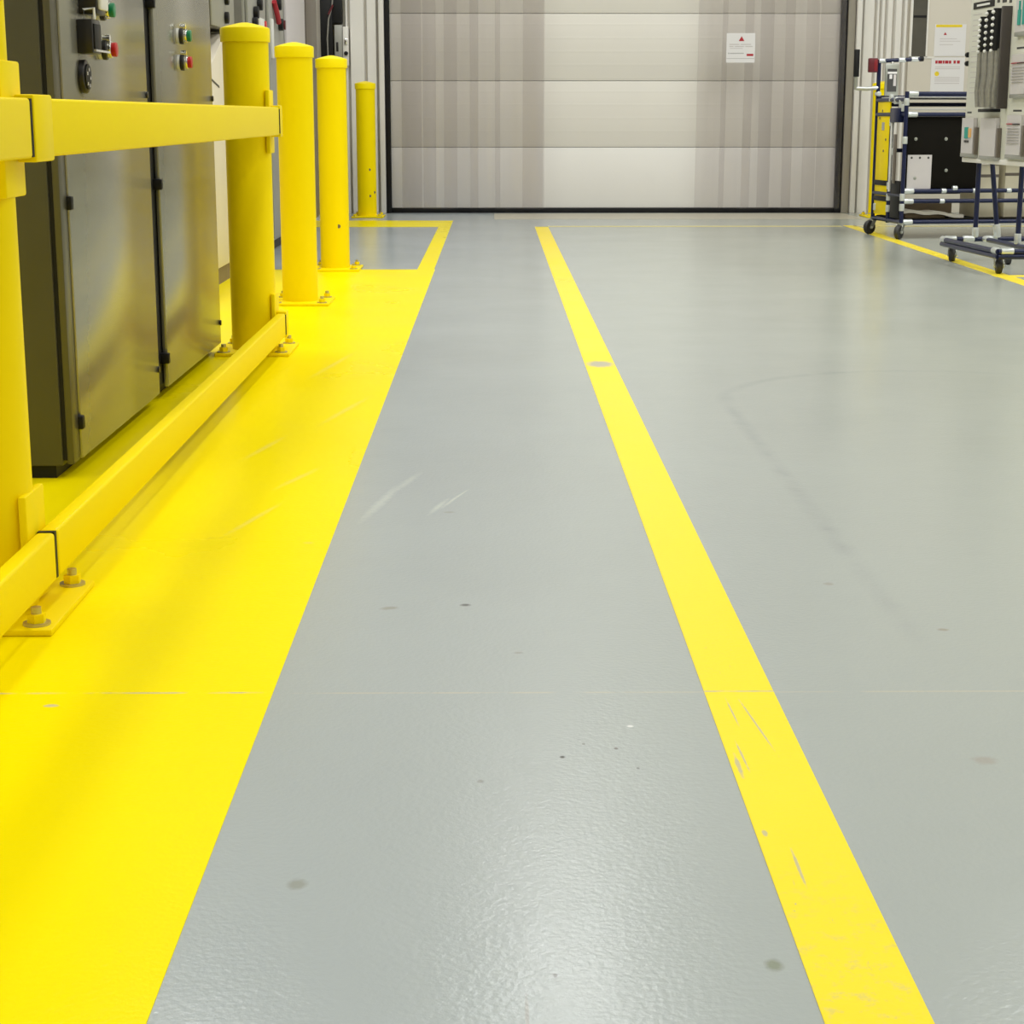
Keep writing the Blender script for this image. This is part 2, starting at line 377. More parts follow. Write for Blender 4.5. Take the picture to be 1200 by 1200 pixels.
# drill holes in the far bollard and the third
for (t, pts) in ((b4, ((-1.055, .40), (-1.055, .18), (-1.02, .21))), (b3, ((-.868, .245),))):
    for (px, pz) in pts:
        y0 = t.location.y-math.sqrt(.0815**2-(px-t.location.x)**2)
        MB().cyl((px, y0-.0015, pz), (px, y0+.01, pz), .011, M['brown'], 12).build('screw_hole', t)
for t in (b0, b1):
    y = t.location.y
    for (z0, z1) in ((.716, .938), (.02, .215)):
        MB().box(-.813, -.7985, y-.055, y+.07, z0, z1, M['yellow'], .004).build('bracket_plate', t)

# ------------------------------------------------------------------ guard rails
XB, XF = -.796, -.764
def rail(label, ya, yb, z0, z1, sleeve_near, sleeve_far, group):
    t = thing('guard_rail', label, 'guard rail', (XB, (ya+yb)/2, z0), group=group)
    MB().box(XB, XF, ya, yb, z0, z1, M['yellow'], .006, 3).build('beam', t)
    if sleeve_near: MB().box(XB-.001, XF+.001, ya, ya+.125, z0-.007, z1+.006, M['yellow'], .004).build('end_sleeve', t)
    if sleeve_near or sleeve_far: MB().box(XB-.0005, XF-.002, ya-.014, ya-.002, z0+.002, z1-.001, M['black']).build('joint_shade', t)  # black insert stands in for the shade inside the rail joint
    if sleeve_far:
        MB().box(XB-.001, XF+.001, yb+.01, yb+.022, z0+.006, z1-.006, M['black']).build('end_groove', t)
        MB().box(XB-.001, XF+.0015, yb+.02, yb+.085, z0-.006, z1+.006, M['yellow'], .004).build('end_cap', t)
        MB().box(XB+.004, XF-.004, yb-.02, yb+.012, z0+.01, z1-.01, M['yellow']).build('spigot', t)
    return t
rail('upper yellow guard rail beam running in front of the grey cabinets', 3.042, 6.50, .780, .878, True, True, 'guard rails')
rail('lower yellow guard rail beam just above the yellow floor paint', 3.042, 6.52, .058, .143, False, True, 'guard rails')
rail('short visible end of the upper rail cut by the left picture edge', 1.6, 3.022, .780, .878, False, False, 'guard rails')
rail('short visible end of the lower rail cut by the left picture edge', 1.6, 3.022, .058, .143, False, False, 'guard rails')

# ------------------------------------------------------------------ cabinets behind the rail
def push_button(x, y, z, colm, s=1.):
    b = MB()
    b.cyl((x, y, z), (x+.010*s, y, z), .024*s, M['white'], 24, bev=.002)
    b.cyl((x+.010*s, y, z), (x+.022*s, y, z), .026*s, M['blackg'], 24, bev=.002)
    b.cyl((x+.022*s, y, z), (x+.034*s, y, z), .021*s, M['chrome'], 24, bev=.002)
    b.cyl((x+.034*s, y, z), (x+.046*s, y, z), .018*s, colm, 24, bev=.003)
    b.cyl((x+.012*s, y-.002, z+.027*s), (x+.030*s, y-.002, z+.027*s), .010*s, M['chrome'], 12)
    return b
def lock(x, y, z): return MB().cyl((x, y, z), (x+.006, y, z), .010, M['blackg'], 18, bev=.002)
def hinge(y, z): return MB().box(-1.024, -.992, y-.012, y+.012, z-.016, z+.016, M['black'], .003)
def cabinet(label, y0, y1, dy0, dy1):
    t = thing('control_cabinet', label, 'cabinet', (-1.3, (y0+y1)/2, .0012), group='control cabinets behind the rail')
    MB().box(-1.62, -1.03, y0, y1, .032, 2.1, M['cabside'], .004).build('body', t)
    MB().box(-1.60, -1.05, y0+.012, y1-.012, .0012, .032, M['black']).build('plinth', t)
    MB().box(-1.032, -1.018, y0+.006, y1-.004, .045, 2.085, M['black']).build('door_gap_strip', t)  # black strip filling the gap around the door
    if y0 < 5: MB().box(-1.020, -1.004, y0+.003, dy0-.012 if y0 < 5 else y0+.02, .036, 2.09, M['frame'], .002).build('frame_flange', t)
    dr = MB().box(-1.016, -1.0, dy0, dy1, .036, 2.09, M['cab'], .004).build('door', t)
    for z in (.126, .648, 1.172): hinge(dy0-.004 if y0 < 5 else dy0-.012, z).build('hinge', dr)
    for z in (.113, .907): lock(-1.0, dy1-.02, z).build('lock', dr)
    return t, dr
ca, da = cabinet('nearer grey cabinet with a black meter, round dial and two push buttons', 4.19, 5.352, 4.268, 5.292)
push_button(-1.0, 4.665, 1.108, M['green']).build('green_button', da)
push_button(-1.0, 4.672, 1.012, M['red']).build('red_button', da)
mt = MB(); mt.box(-1.0, -.962, 4.43, 4.52, .995, 1.075, M['blackg'], .003); mt.box(-.963, -.958, 4.44, 4.51, 1.005, 1.065, M['black'], .002); mt.box(-.962, -.956, 4.44, 4.60, 1.0, 1.005, M['chrome']); mt.tube([(-.985, 4.45, 1.075), (-.985, 4.45, 1.098), (-.96, 4.45, 1.1), (-.96, 4.45, 1.075)], .004, M['white'])
mt.build('meter', da)
sb = MB(); sb.box(-1.0, -.955, 4.46, 4.56, 1.088, 1.20, M['blackg'], .004); sb.box(-.956, -.945, 4.47, 4.55, 1.098, 1.18, M['white'], .006); sb.build('switch_box', da)
dl = MB(); dl.cyl((-1.0, 4.455, .941), (-.985, 4.455, .941), .040, M['blackg'], 32, bev=.003); dl.cyl((-.985, 4.455, .941), (-.981, 4.455, .941), .030, M['black'], 32)
for k in range(5): dl.box(-.982, -.979, 4.45+.016*math.cos(k*1.3)-.004, 4.45+.016*math.cos(k*1.3)+.004, .938+.02*math.sin(k*1.3)-.004, .938+.02*math.sin(k*1.3)+.004, M['chrome'])
dl.build('dial', da)
cb, db = cabinet('farther grey cabinet mirroring the yellow bollard, with two push buttons', 5.365, 6.55, 5.440, 6.515)
push_button(-1.0, 5.823, 1.094, M['green']).build('green_button', db)
push_button(-1.0, 5.820, 1.013, M['red']).build('red_button', db)

# ------------------------------------------------------------------ row of enclosures along the left wall
XC = -1.40
t = thing('operator_console', 'cream enclosure with sloping top seen between grey cabinet and bollard', 'enclosure', (-1.7, 8.85, 0))
MB().prism([(7.9, .088), (9.93, .088), (9.93, 1.28), (9.60, 1.26), (9.13, 1.10), (7.9, .68)], -2.0, XC, M['beige'], 'yz', .004).build('body', t)
MB().box(-1.98, XC-.012, 7.95, 9.88, .0012, .09, M['brown']).build('plinth', t)
MB().prism([(8.9, 1.045), (9.35, .985), (9.35, .995), (8.9, 1.055)], XC-.002, XC+.002, M['inkd'], 'yz').build('seam', t)
MB().box(-1.98, -1.56, 8.0, 9.9, .9, 1.275, M['black']).build('shade_block', t)  # solid black block put in for the shade above the sloping top
def plate_cab(label, y0, y1, z0, z1, m, plinth=.06, name='switch_cabinet', x=XC, depth=.55):
    t = thing(name, label, 'cabinet', (x-depth/2, (y0+y1)/2, 0), group='enclosures along the left wall')
    MB().box(x-depth, x-.02, y0, y1, z0, z1, M['rack3'] if m == M['rack3'] else M['rack1'], .004).build('body', t)
    if plinth: MB().box(x-depth+.02, x-.04, y0+.02, y1-.02, 0, z0, M['black']).build('plinth', t)
    d = MB().box(x-.018, x, y0+.03, y1-.03, z0+.02, z1-.02, m, .004).build('door', t)
    return t, d
t = thing('control_box', 'grey control box with dark buttons above the cream enclosure', 'control box', (-1.7, 9.55, 1.29), group='enclosures along the left wall')
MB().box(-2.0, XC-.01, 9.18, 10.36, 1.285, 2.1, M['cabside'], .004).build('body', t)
fp = MB().box(XC-.012, XC, 9.2, 9.98, 1.29, 2.09, M['rack1'], .004).build('front_panel', t)
for (y, z) in ((9.66, 1.44), (9.64, 1.345)):
    MB().cyl((XC, y, z), (XC+.02, y, z), .03, M['black'], 16, bev=.003).build('black_button', fp)
MB().cyl((XC, 9.42, 1.46), (XC+.02, 9.42, 1.46), .018, M['red'], 16).build('red_button', fp)
t, dd = plate_cab('grey switch cabinet with dark selector knobs behind the first bollard cap', 10.52, 11.36, .06, 2.1, M['rack1'])
for (y, z, m_) in ((10.98, 1.49, 'black'), (10.80, 1.435, 'black'), (10.74, 1.37, 'black'), (11.15, 1.37, 'red')):
    MB().cyl((XC, y, z), (XC+.03, y, z), .035, M[m_], 16, bev=.003).build('selector_knob', dd)
MB().box(XC, XC+.03, 10.86, 11.05, 1.33, 1.41, M['white'], .004).build('name_plate', dd)
t, dd = plate_cab('grey switch cabinet with red interlock switch, seen over the second bollard', 11.48, 12.34, .06, 2.1, M['rack1'])
MB().cyl((XC, 11.95, 1.545), (XC+.03, 11.95, 1.545), .035, M['black'], 16, bev=.003).build('selector_knob', dd)
sw = MB(); sw.cyl((XC, 12.03, 1.425), (XC+.03, 12.03, 1.425), .038, M['black'], 16, bev=.003); sw.cyl((XC+.03, 12.07, 1.425), (XC+.04, 12.07, 1.425), .03, M['darkred'], 16); sw.build('selector_knob', dd)
MB().tube([(XC+.012, 11.70, 1.55), (XC+.02, 11.75, 1.50), (XC+.02, 11.82, 1.46), (XC+.02, 11.86, 1.43)], .017, M['inkr']).build('red_lever', dd)
MB().box(XC, XC+.015, 11.56, 11.64, 1.2, 1.44, M['white'], .003).build('white_strip', dd)
plate_cab('tall lilac white cabinet above the second bollard cap', 12.45, 13.72, .06, 2.1, M['rack2'])
plate_cab('tall dark brown cabinet seen between the second and third bollards', 13.78, 14.62, .05, 2.1, M['rack3'])
# electrical gear on the back wall, left end
t = thing('cable_duct', 'black vertical cable duct on the back wall above the third bollard', 'cable duct', (-1.43, YW, 1.28))
MB().box(-1.505, -1.40, YW-.10, YW, 1.28, 1.9, M['black'], .004).box(-1.402, -1.315, YW-.10, YW, 1.63, 1.9, M['black'], .004).build('duct', t)
MB().tube([(-1.44, YW-.11, 1.28), (-1.445, YW-.115, 1.5), (-1.43, YW-.115, 1.66), (-1.40, YW-.115, 1.76), (-1.385, YW-.11, 1.9)], .007, M['silver']).build('grey_cable', t)
MB().tube([(-1.43, YW-.118, 1.70), (-1.405, YW-.12, 1.75), (-1.39, YW-.12, 1.78)], .009, M['darkred']).build('red_cable', t)
MB().box(-1.55, -1.39, YW-.13, YW, 1.215, 1.282, M['black'], .005).box(-1.515, -1.44, YW-.136, YW-.13, 1.235, 1.265, M['white'], .002).build('connector', t)
t = thing('junction_box', 'grey junction box on the back wall beside the black cable duct', 'junction box', (-1.34, YW, 1.2))
MB().box(-1.385, -1.315, YW-.09, YW, 1.18, 1.615, M['rack1'], .004).build('housing', t)
for (z, h) in ((1.43, .04), (1.33, .02)): MB().box(-1.372, -1.352, YW-.093, YW-.089, z-h, z+h, M['blackg'], .002).build('slot', t)
t = thing('door_switch', 'white door switch with black toggle beside the grey junction box', 'switch', (-1.28, YW, 1.3))
MB().box(-1.312, -1.265, YW-.105, YW, 1.27, 1.60, M['sheet'], .005).build('housing', t)
MB().box(-1.30, -1.272, YW-.125, YW-.104, 1.45, 1.50, M['chrome'], .006).build('chrome_key', t)
MB().cyl((-1.285, YW-.125, 1.375), (-1.285, YW-.104, 1.375), .018, M['black'], 16, bev=.003).build('toggle', t)

# ------------------------------------------------------------------ plastic strips of the strip curtain
struct(MB().box(DX0-.1, DX1+.1, 15.76, 15.96, 3.9, 4.0, M['jamb'], .006), 'trim_11')
PX = lambda px: -.905+(px-458)*(3.039+.905)/(985-458)      # along the doorway, metres
def strip(px0, px1, y, amp, ph, label, grp):
    x0, x1 = PX(px0), PX(px1); n = 14; mb = MB(); bm = mb.bm; mb._mi(M['pvc']); th = .0025; zs = (.05, 1.3, 2.6, 3.92)
    def row(z, off):
        return [bm.verts.new((x0+(x1-x0)*k/n+random.Random(int(px0)).uniform(-.004, .004)*z, y+off+amp*math.sin(ph+PI*1.5*k/n), z)) for k in range(n+1)]
    A = [row(z, 0) for z in zs]; B = [row(z, th) for z in zs]
    for a in range(len(zs)-1):
        for k in range(n):
            bm.faces.new([A[a][k], A[a][k+1], A[a+1][k+1], A[a+1][k]]); bm.faces.new([B[a][k+1], B[a][k], B[a+1][k], B[a+1][k+1]])
        bm.faces.new([A[a][0], A[a+1][0], B[a+1][0], B[a][0]]); bm.faces.new([A[a][n], B[a][n], B[a+1][n], A[a+1][n]])
    for k in range(n):
        bm.faces.new([A[0][k], B[0][k], B[0][k+1], A[0][k+1]]); bm.faces.new([A[-1][k], A[-1][k+1], B[-1][k+1], B[-1][k]])
    o = mb.build('curtain_strip'); tag(o, label, 'plastic strip', grp); return o
gl_, gr_ = 'left bunch of curtain strips', 'right bunch of curtain strips'
ords = ['first', 'second', 'third', 'fourth', 'fifth', 'sixth', 'seventh', 'eighth']
Ls = [(459, 494), (471, 511), (496.5, 536), (520, 560), (551, 586), (580, 637), (612, 636)]
for k, (a, b) in enumerate(Ls):
    lab = ('clear plastic strip hanging against the left door jamb' if k == 0 else 'clear plastic strip ending the left bunch nearest the open door centre' if k == 6 else 'clear plastic strip, %s from the left jamb in the left bunch' % ords[k])
    strip(a, b, 15.965-.024*(k*3 % 8), .006+.003*(k % 3), k*1.3, lab, gl_)
Rs = [(815, 849), (842, 878), (867, 900), (888, 928), (915, 954), (937, 982), (956, 985)]
for k, (a, b) in enumerate(Rs):
    lab = ('clear plastic strip starting the right bunch nearest the open door centre' if k == 0 else 'clear plastic strip hanging against the right door jamb' if k == 6 else 'clear plastic strip, %s from the open centre in the right bunch' % ords[k])
    strip(a, b, 15.965-.024*(k*3 % 8), .006+.003*(k % 3), k*1.1+.6, lab, gr_)
# warning sheet on the strips
def tri(mb, cx, cz, s, y, m): mb.prism([(cx-s, cz-s*.75), (cx+s, cz-s*.75), (cx, cz+s*.95)], y-.001, y, m, 'xz')
ys = 15.745
t = thing('warning_sign', 'white warning sheet with red triangle hung on the right plastic strips', 'sign', (2.11, ys, 1.29))
MB().box(1.99, 2.235, ys, ys+.004, 1.29, 1.535, M['paper']).build('sheet', t)
q = MB(); tri(q, 2.118, 1.487, .024, ys, M['inkr']); q.build('red_triangle', t)
q = MB()
for (x0, x1, z, h) in ((2.015, 2.10, 1.441, .008), (2.11, 2.20, 1.441, .008), (2.015, 2.05, 1.424, .008), (2.06, 2.14, 1.424, .008), (2.15, 2.215, 1.424, .008), (2.02, 2.13, 1.408, .005)): q.box(x0, x1, ys-.0008, ys, z-h/2, z+h/2, M['paperg'])
for (x0, x1, z, h) in ((2.005, 2.015, 1.367, .012), (2.02, 2.14, 1.367, .008)): q.box(x0, x1, ys-.0008, ys, z-h/2, z+h/2, M['ink'])
q.box(1.992, 2.233, ys-.0006, ys, 1.322, 1.326, M['ink'])
q.build('printed_text', t)
MB().box(2.165, 2.222, ys-.001, ys, 1.345, 1.363, M['inkr']).build('red_badge', t)

# papers on the wall behind the carts
yp = YW-.034
t = thing('notice_sheet', 'wall notice with yellow header strip, above the red-titled notice', 'paper', (3.99, yp, 1.36), group='wall notices')
MB().box(3.853, 4.127, yp, yp+.003, 1.355, 1.625, M['paper']).build('sheet', t)
MB().box(3.862, 4.09, yp-.001, yp, 1.60, 1.622, M['inky']).build('header', t)
q = MB(); tri(q, 3.945, 1.545, .014, yp, M['inkr']); q.box(3.90, 4.05, yp-.0006, yp, 1.50, 1.505, M['paperg']).box(3.90, 4.08, yp-.0006, yp, 1.48, 1.485, M['paperg']).box(3.90, 4.02, yp-.0006, yp, 1.45, 1.455, M['paperg']).build('print', t)
t = thing('notice_sheet', 'wall notice with red title and yellow spot, just above the cart bars', 'paper', (3.99, yp, 1.07), group='wall notices')
MB().box(3.836, 4.13, yp, yp+.003, 1.045, 1.345, M['paper']).build('sheet', t)
q = MB()
for (x0, x1) in ((3.87, 3.89), (3.895, 3.93), (3.935, 3.95), (3.955, 3.985), (3.99, 4.01), (4.03, 4.05), (4.06, 4.085)): q.box(x0, x1, yp-.001, yp, 1.292, 1.318, M['inkr'])
q.build('title', t)
MB().cyl((3.888, yp-.001, 1.205), (3.888, yp, 1.205), .02, M['inky'], 20).build('spot', t)
q = MB()
for z in (1.26, 1.245, 1.17, 1.155, 1.14, 1.12): q.box(3.87, 4.09, yp-.0006, yp, z, z+.006, M['paperg'])
q.build('print', t)

# ------------------------------------------------------------------ navy pipe carts
PR = .0145
def pipe(a, b): return MB().cyl(a, b, PR, M['navy'], 16)
def joint(c, d, l=.07, r=.02): c = Vector(c); d = Vector(d).normalized(); return MB().cyl(c-d*l/2, c+d*l/2, r, M['joint'], 14, bev=.004)
def caster(t, x, y, ztop, ang, r=.05):
    mx = Matrix.Translation((x, y, 0)) @ Matrix.Rotation(ang, 4, 'Z')
    f = MB(); f.cyl((0, 0, ztop-.012), (0, 0, ztop), .022, M['hubm'], 16)
    for v in (-.023, .023):
        f.prism([(-.018, ztop-.008), (.018, ztop-.008), (.042, r+.014), (.042, r-.012), (.020, r-.012)], v-.002, v+.002, M['hubm'], 'xz')
    f.box(-.018, .018, -.025, .025, ztop-.012, ztop-.007, M['hubm'])
    f.cyl((.03, -.029, r), (.03, .029, r), .008, M['joint'], 12)
    f.bm.transform(mx); fo = f.build('caster_fork', t, False)
    w = MB(); w.lathe([(.012, -.016), (r*.62, -.016), (r*.7, -.018), (r-.004, -.016), (r, -.009), (r, .009), (r-.004, .016), (r*.7, .018), (r*.62, .016), (.012, .016)], (.03, 0, r), M['tyre'], 28, axis=(0, 1, 0))
    w.cyl((.03, -.0155, r), (.03, .0155, r), r*.55, M['hubm'], 20)
    w.bm.transform(mx); w.build('caster_wheel', fo, False)

# cart A: rack against the wall (local: x right, y away)
A = thing('pipe_rack_cart', 'navy pipe rack cart with dark panel, standing before the papers on the wall', 'cart', (2.852, 12.62, 0), R(8), group='navy pipe carts')
W, D = 1.55, .58
X_, Y_, Z_ = (1, 0, 0), (0, 1, 0), (0, 0, 1)
for (x, y, z1) in ((0, 0, 1.01), (0, D, 1.24), (W, 0, 1.01), (W, D, 1.01), (0, .27, .88)):
    pipe((x, y, .10), (x, y, z1)).build('post', A, False)
for (y, zs) in ((0, (.995, .855, .332, .262, .118)), (D, (.975, .925, .60, .30, .118))):
    for z in zs: pipe((0, y, z), (W, y, z)).build('long_rail', A, False)
for x in (0, W):
    for z in (.118, .30, .855, .955): pipe((x, 0, z), (x, D, z)).build('end_rail', A, False)
for z in (.995, .855, .332, .262, .118):
    joint((.045, 0, z), X_).build('pipe_joint', A, False)
for z in (.96, .70, .31, .24): joint((0, 0, z-.02), Z_, .05, .019).build('pipe_joint', A, False)
for (x, z) in ((.30, .332), (.53, .332), (.29, .262), (.78, .332), (.38, .35)): joint((x, -.003, z), X_, .035, .018).build('pipe_joint', A, False)
for (y, z) in ((.27, .80), (.27, .36), (.27, .28), (.27, .20), (D, 1.0), (.05, .9), (.10, .93), (.20, .95), (.20, .60), (D-.05, .20), (.3, .97)): joint((0, y, z), Z_ if y != D else Y_, .05, .018).build('pipe_joint', A, False)
# white-faced table ledges between the bars, dark rear panel
MB().box(.02, W-.02, .03, D-.02, .968, .976, M['white'], .002).build('shelf', A, False)
MB().box(.02, W-.02, .05, D-.02, .886, .894, M['white'], .002).build('shelf', A, False)
MB().box(.02, W-.02, .02, D-.02, .130, .140, M['dark'], .002).build('shelf', A, False)
dp = MB().box(.02, .545, .018, .026, .335, .84, M['dark'], .002).build('dark_panel', A, False)
for (x, z) in ((.085, .688), (.305, .688), (.317, .473), (.09, .42)): MB().cyl((x, .018, z), (x, .012, z), .012, M['hubm'], 16, bev=.002).build('rivet', dp, False)
MB().box(.55, W-.02, .018, .026, .60, .84, M['dark'], .002).build('dark_panel', A, False)
# left end: dark clamp plate, white conduit, brown strip
MB().box(-.03, .02, .07, .24, .80, .90, M['navy'], .008).build('clamp_plate', A, False)
MB().cyl((-.012, .235, .32), (-.012, .235, .80), .009, M['white'], 12).build('conduit', A, False)
MB().box(-.02, -.012, .12, .17, .38, .72, M['rack3'], .002).build('side_strip', A, False)
MB().box(-.012, 0, .03, .21, .14, .40, M['black'], .003).build('side_plate', A, False)
yb_ = MB().box(-.006, .005, .305, .552, .15, .955, M['yboard'], .003).build('yellow_side_board', A, False)
MB().box(-.0075, -.005, .40, .45, .745, .80, M['ink']).build('grey_decal', yb_, False)
for (y, z) in ((.33, .86), (.45, .88), (.36, .68), (.5, .83), (.40, .60)): MB().cyl((-.006, y, z), (-.009, y, z), .009, M['brown'], 12).build('bolt', yb_, False)
for z in (.375, .265): MB().box(-.012, .010, .29, .56, z-.018, z+.018, M['black'], .003).build('strap', A, False)
# push handle and top arm
MB().tube([(0, D, 1.045), (-.09, D+.005, 1.035), (-.17, D, 1.04)], PR, M['joint']).build('handle_arm', A, False)
MB().cyl((-.17, D, 1.03), (-.17, D, 1.13), .013, M['hubm'], 14).build('handle_upright', A, False)
MB().cyl((-.17, D, 1.12), (-.17, D, 1.31), .021, M['black'], 18, bev=.004).build('handle_grip', A, False)
MB().cyl((0, D, 1.23), (.30, D-.05, 1.245), PR, M['navy'], 16).build('top_arm', A, False)
for x in (.02, .16, .25): joint((x, D-.05*x/.3, 1.23+.05*x), X_, .055, .018).build('pipe_joint', A, False)
MB().cyl((.285, D-.05, 1.2445), (.31, D-.052, 1.246), .018, M['black'], 16).build('arm_plug', A, False)
for (x, y, a) in ((0, 0, 3.9), (0, D, 3.6), (W, 0, .4), (W, D, .7)): caster(A, x, y, .112, a, .050)
AM = Matrix.Translation((2.852, 12.62, 0)) @ Matrix.Rotation(R(8), 4, 'Z')
def loc_thing(name, label, cat, M0, p, rz, group=None):
    w = M0 @ Vector(p); return thing(name, label, cat, w, rz, group)
# things on cart A
t = loc_thing('reflector', 'dark red box clipped to the rear post of the rack cart', 'reflector', AM, (-.055, D-.01, 1.15), R(8))
MB().box(-.03, .038, -.02, .02, 0, .10, M['darkred'], .008).build('housing', t, False); MB().box(.006, .03, -.022, -.019, .01, .09, M['lens'], .004).build('lens', t, False)
t = loc_thing('tag_holder', 'grey tag holder hanging below the top arm of the rack cart', 'tag holder', AM, (.085, D-.035, .985), R(8))
MB().box(-.052, .052, -.006, .006, 0, .225, M['hubm'], .008).build('case', t, False); MB().box(-.035, .035, -.0085, -.006, .03, .19, M['inkd']).build('label_card', t, False)
q = MB(); q.box(-.02, .0, -.010, -.008, .12, .15, M['paper']).box(.01, .03, -.010, -.008, .07, .15, M['paperg']).box(-.035, .035, -.010, -.008, .155, .17, M['paper']).build('print', t, False)
MB().tube([(0, 0, .225), (.002, 0, .24)], .006, M['white']).build('hook', t, False)
t = loc_thing('drawing_sheet', 'light grey sheet with three holes pinned to the dark panel', 'paper', AM, (.12, .0165, .345), R(8))
MB().box(-.088, .088, -.0035, 0, 0, .235, M['paperg']).build('sheet', t, False)
for x in (-.06, 0, .062): MB().cyl((x, -.0036, .215), (x, -.0042, .215), .008, M['inkd'], 14).build('hole', t, False)
t = loc_thing('foam_sheet', 'pale wavy foam sheet lying on the lowest shelf of the rack cart', 'foam sheet', AM, (.26, .15, .14), R(8))
q = MB(); pts = [(-.22+.037*k, .055+.006*math.sin(k*1.1)-.0008*k*k*.3) for k in range(13)]
q.prism([(x, z) for x, z in pts]+[(x, z-.022) for x, z in pts[::-1]], -.09, .1, M['foam'], 'xz'); q.box(-.2, .1, -.06, .08, 0, .035, M['brown'], .004); q.build('sheet', t, False)
t = loc_thing('packing_tray', 'flat brown packing tray behind the lower bars of the rack cart', 'tray', AM, (.26, .40, .14), R(8))
q = MB(); q.box(-.22, .22, -.12, .12, 0, .015, M['brown']).box(-.22, .22, -.12, -.11, .015, .115, M['brown']).box(-.22, .22, .11, .12, .015, .115, M['brown']).box(-.22, -.21, -.11, .11, .015, .115, M['brown']).box(.21, .22, -.11, .11, .015, .115, M['brown']).build('tray', t, False)
for (x, w, h, lab) in ((.68, .16, .36, 'narrow cream carton on the rack cart, left one seen under the board'), (.96, .30, .37, 'wide cream carton on the rack cart, seen between the board legs'), (1.28, .26, .36, 'cream carton at the right end of the rack cart shelf')):
    t = loc_thing('carton', lab, 'box', AM, (x, .28, .14), R(8), 'cream cartons on the rack cart')
    MB().box(-w/2, w/2, -.15, .15, 0, h, M['card'], .003).build('box', t, False)
    MB().box(-w/2-.001, w/2+.001, -.152, -.14, h-.08, h-.06, M['rack3']).build('band', t, False)

# cart B: mobile notice board (local origin at its near left corner)
BM = Matrix.Translation((2.74, 9.75, 0)) @ Matrix.Rotation(R(3.43), 4, 'Z')
B = thing('board_stand', 'navy pipe stand on casters carrying the cream notice board', 'board stand', (2.74, 9.75, 0), R(3.43), group='navy pipe carts')
zb = .125; L, WB = 1.0, .62
for x in (0, .255, WB): pipe((x, 0, zb), (x, L, zb)).build('long_rail', B, False)
for y in (0, L): pipe((0, y, zb), (WB, y, zb)).build('cross_rail', B, False)
pipe((0, 0, zb-.027), (0, L, zb-.027)).build('long_rail', B, False); pipe((0, 0, zb-.027), (WB, 0, zb-.027)).build('cross_rail', B, False)
for (x, y, d) in ((.05, 0, X_), (.22, 0, X_), (.05, L, X_), (.16, L, X_), (.255, .95, Y_), (.255, .06, Y_), (0, .96, Y_), (.36, 0, X_), (.30, L, X_), (0, .04, Y_)): joint((x, y, zb+.003), d, .07, .019).build('pipe_joint', B, False)
for (x0, y0, x1, y1) in ((.20, 1.0, .20, 1.0), (.255, .42, .255, .42), (.255, -.25+.3, .255, .05)):
    pipe((x0, y0, zb), (x1, y1, 1.7)).build('post', B, False); joint((x0, y0, zb+.04), Z_, .06, .02).build('pipe_joint', B, False); joint((x1, y1, .60), Z_, .05, .018).build('clip', B, False)
pipe((.33, .98, zb+.02), (.25, .98, .75)).build('brace', B, False); joint((.325, .98, zb+.05), (-.08, 0, .6), .08, .022).build('pipe_joint', B, False)
pipe((.20, 1.0, .62), (.255, .05, .62)).build('cross_rail', B, False); pipe((.20, 1.0, 1.5), (.255, .05, 1.5)).build('cross_rail', B, False)
for (x, y, a) in ((.05, L-.06, 4.3), (.04, .10, 4.5), (.30, L-.30, 4.5), (WB, .05, 4.2), (WB, L-.05, 4.6)): caster(B, x, y, zb-.036, a, .041)
# the board: own frame, u runs along the board away from the viewer -> use local x from far edge towards the viewer
fx, fy = 2.818, 10.90; ang = math.atan2(9.45-fy, 2.915-fx)      # direction from the far edge towards the viewer
LB = math.hypot(9.45-fy, 2.915-fx); ZB0, ZB1 = .588, 1.72
# local frame: x along the board (far -> near), -y faces the aisle (towards the viewer's side), z up
NB = Matrix.Translation((fx, fy, 0)) @ Matrix.Rotation(ang, 4, 'Z')
def on_board(name, parent, mb):
    mb.bm.transform(NB); return mb.build(name, parent)
nb = on_board('notice_board', B, MB().box(0, LB, 0, .02, ZB0, ZB1, M['board'], .004))
on_board('board_edge', nb, MB().box(-.004, LB, -.006, .024, ZB0-.012, ZB0+.016, M['sheet'], .004))
for (u, z) in ((-.004, 1.20), (-.004, 1.15)): on_board('clip', nb, MB().cyl((u-.02, .0, z), (u+.012, .0, z), .016, M['black'], 12, bev=.003))
def bthing(name, label, cat, u, z, group=None):
    t = thing(name, label, cat, NB @ Vector((u, 0, z)), ang, group); return t
def PXB(px):      # picture column -> distance along the board (planning helper for a plane receding from x=1125 to 1213)
    # X/Y along the board: solve for the column's ray
    k = (px-579)/2090/1.0265
    ca, sa = math.cos(ang), math.sin(ang)
    return (k*fy-fx)/(ca-k*sa)
def dz(px, py):   # height of a picture point on the board
    u = PXB(px); Yd = fy+u*math.sin(ang); return .85-(py-136)/2090*Yd*1.0265*(1.0-.0001*(py-136))*.985
yn = -.001
q = MB()
for k in range(16): z = dz(1140, 27+k*5.6); q.box(PXB(1137), PXB(1149+random.uniform(-3, 2)), yn, 0, z-.004, z, M['paperg'])
on_board('text_column', nb, q)
q = MB(); z0 = dz(1140, 4); q.box(PXB(1138), PXB(1140), yn, 0, z0-.01, z0+.016, M['inkd']).box(PXB(1140.5), PXB(1143), yn, 0, z0-.01, z0+.006, M['inkd']).box(PXB(1143.5), PXB(1147), yn, 0, z0-.008, z0+.010, M['ink'])
on_board('heading', nb, q)
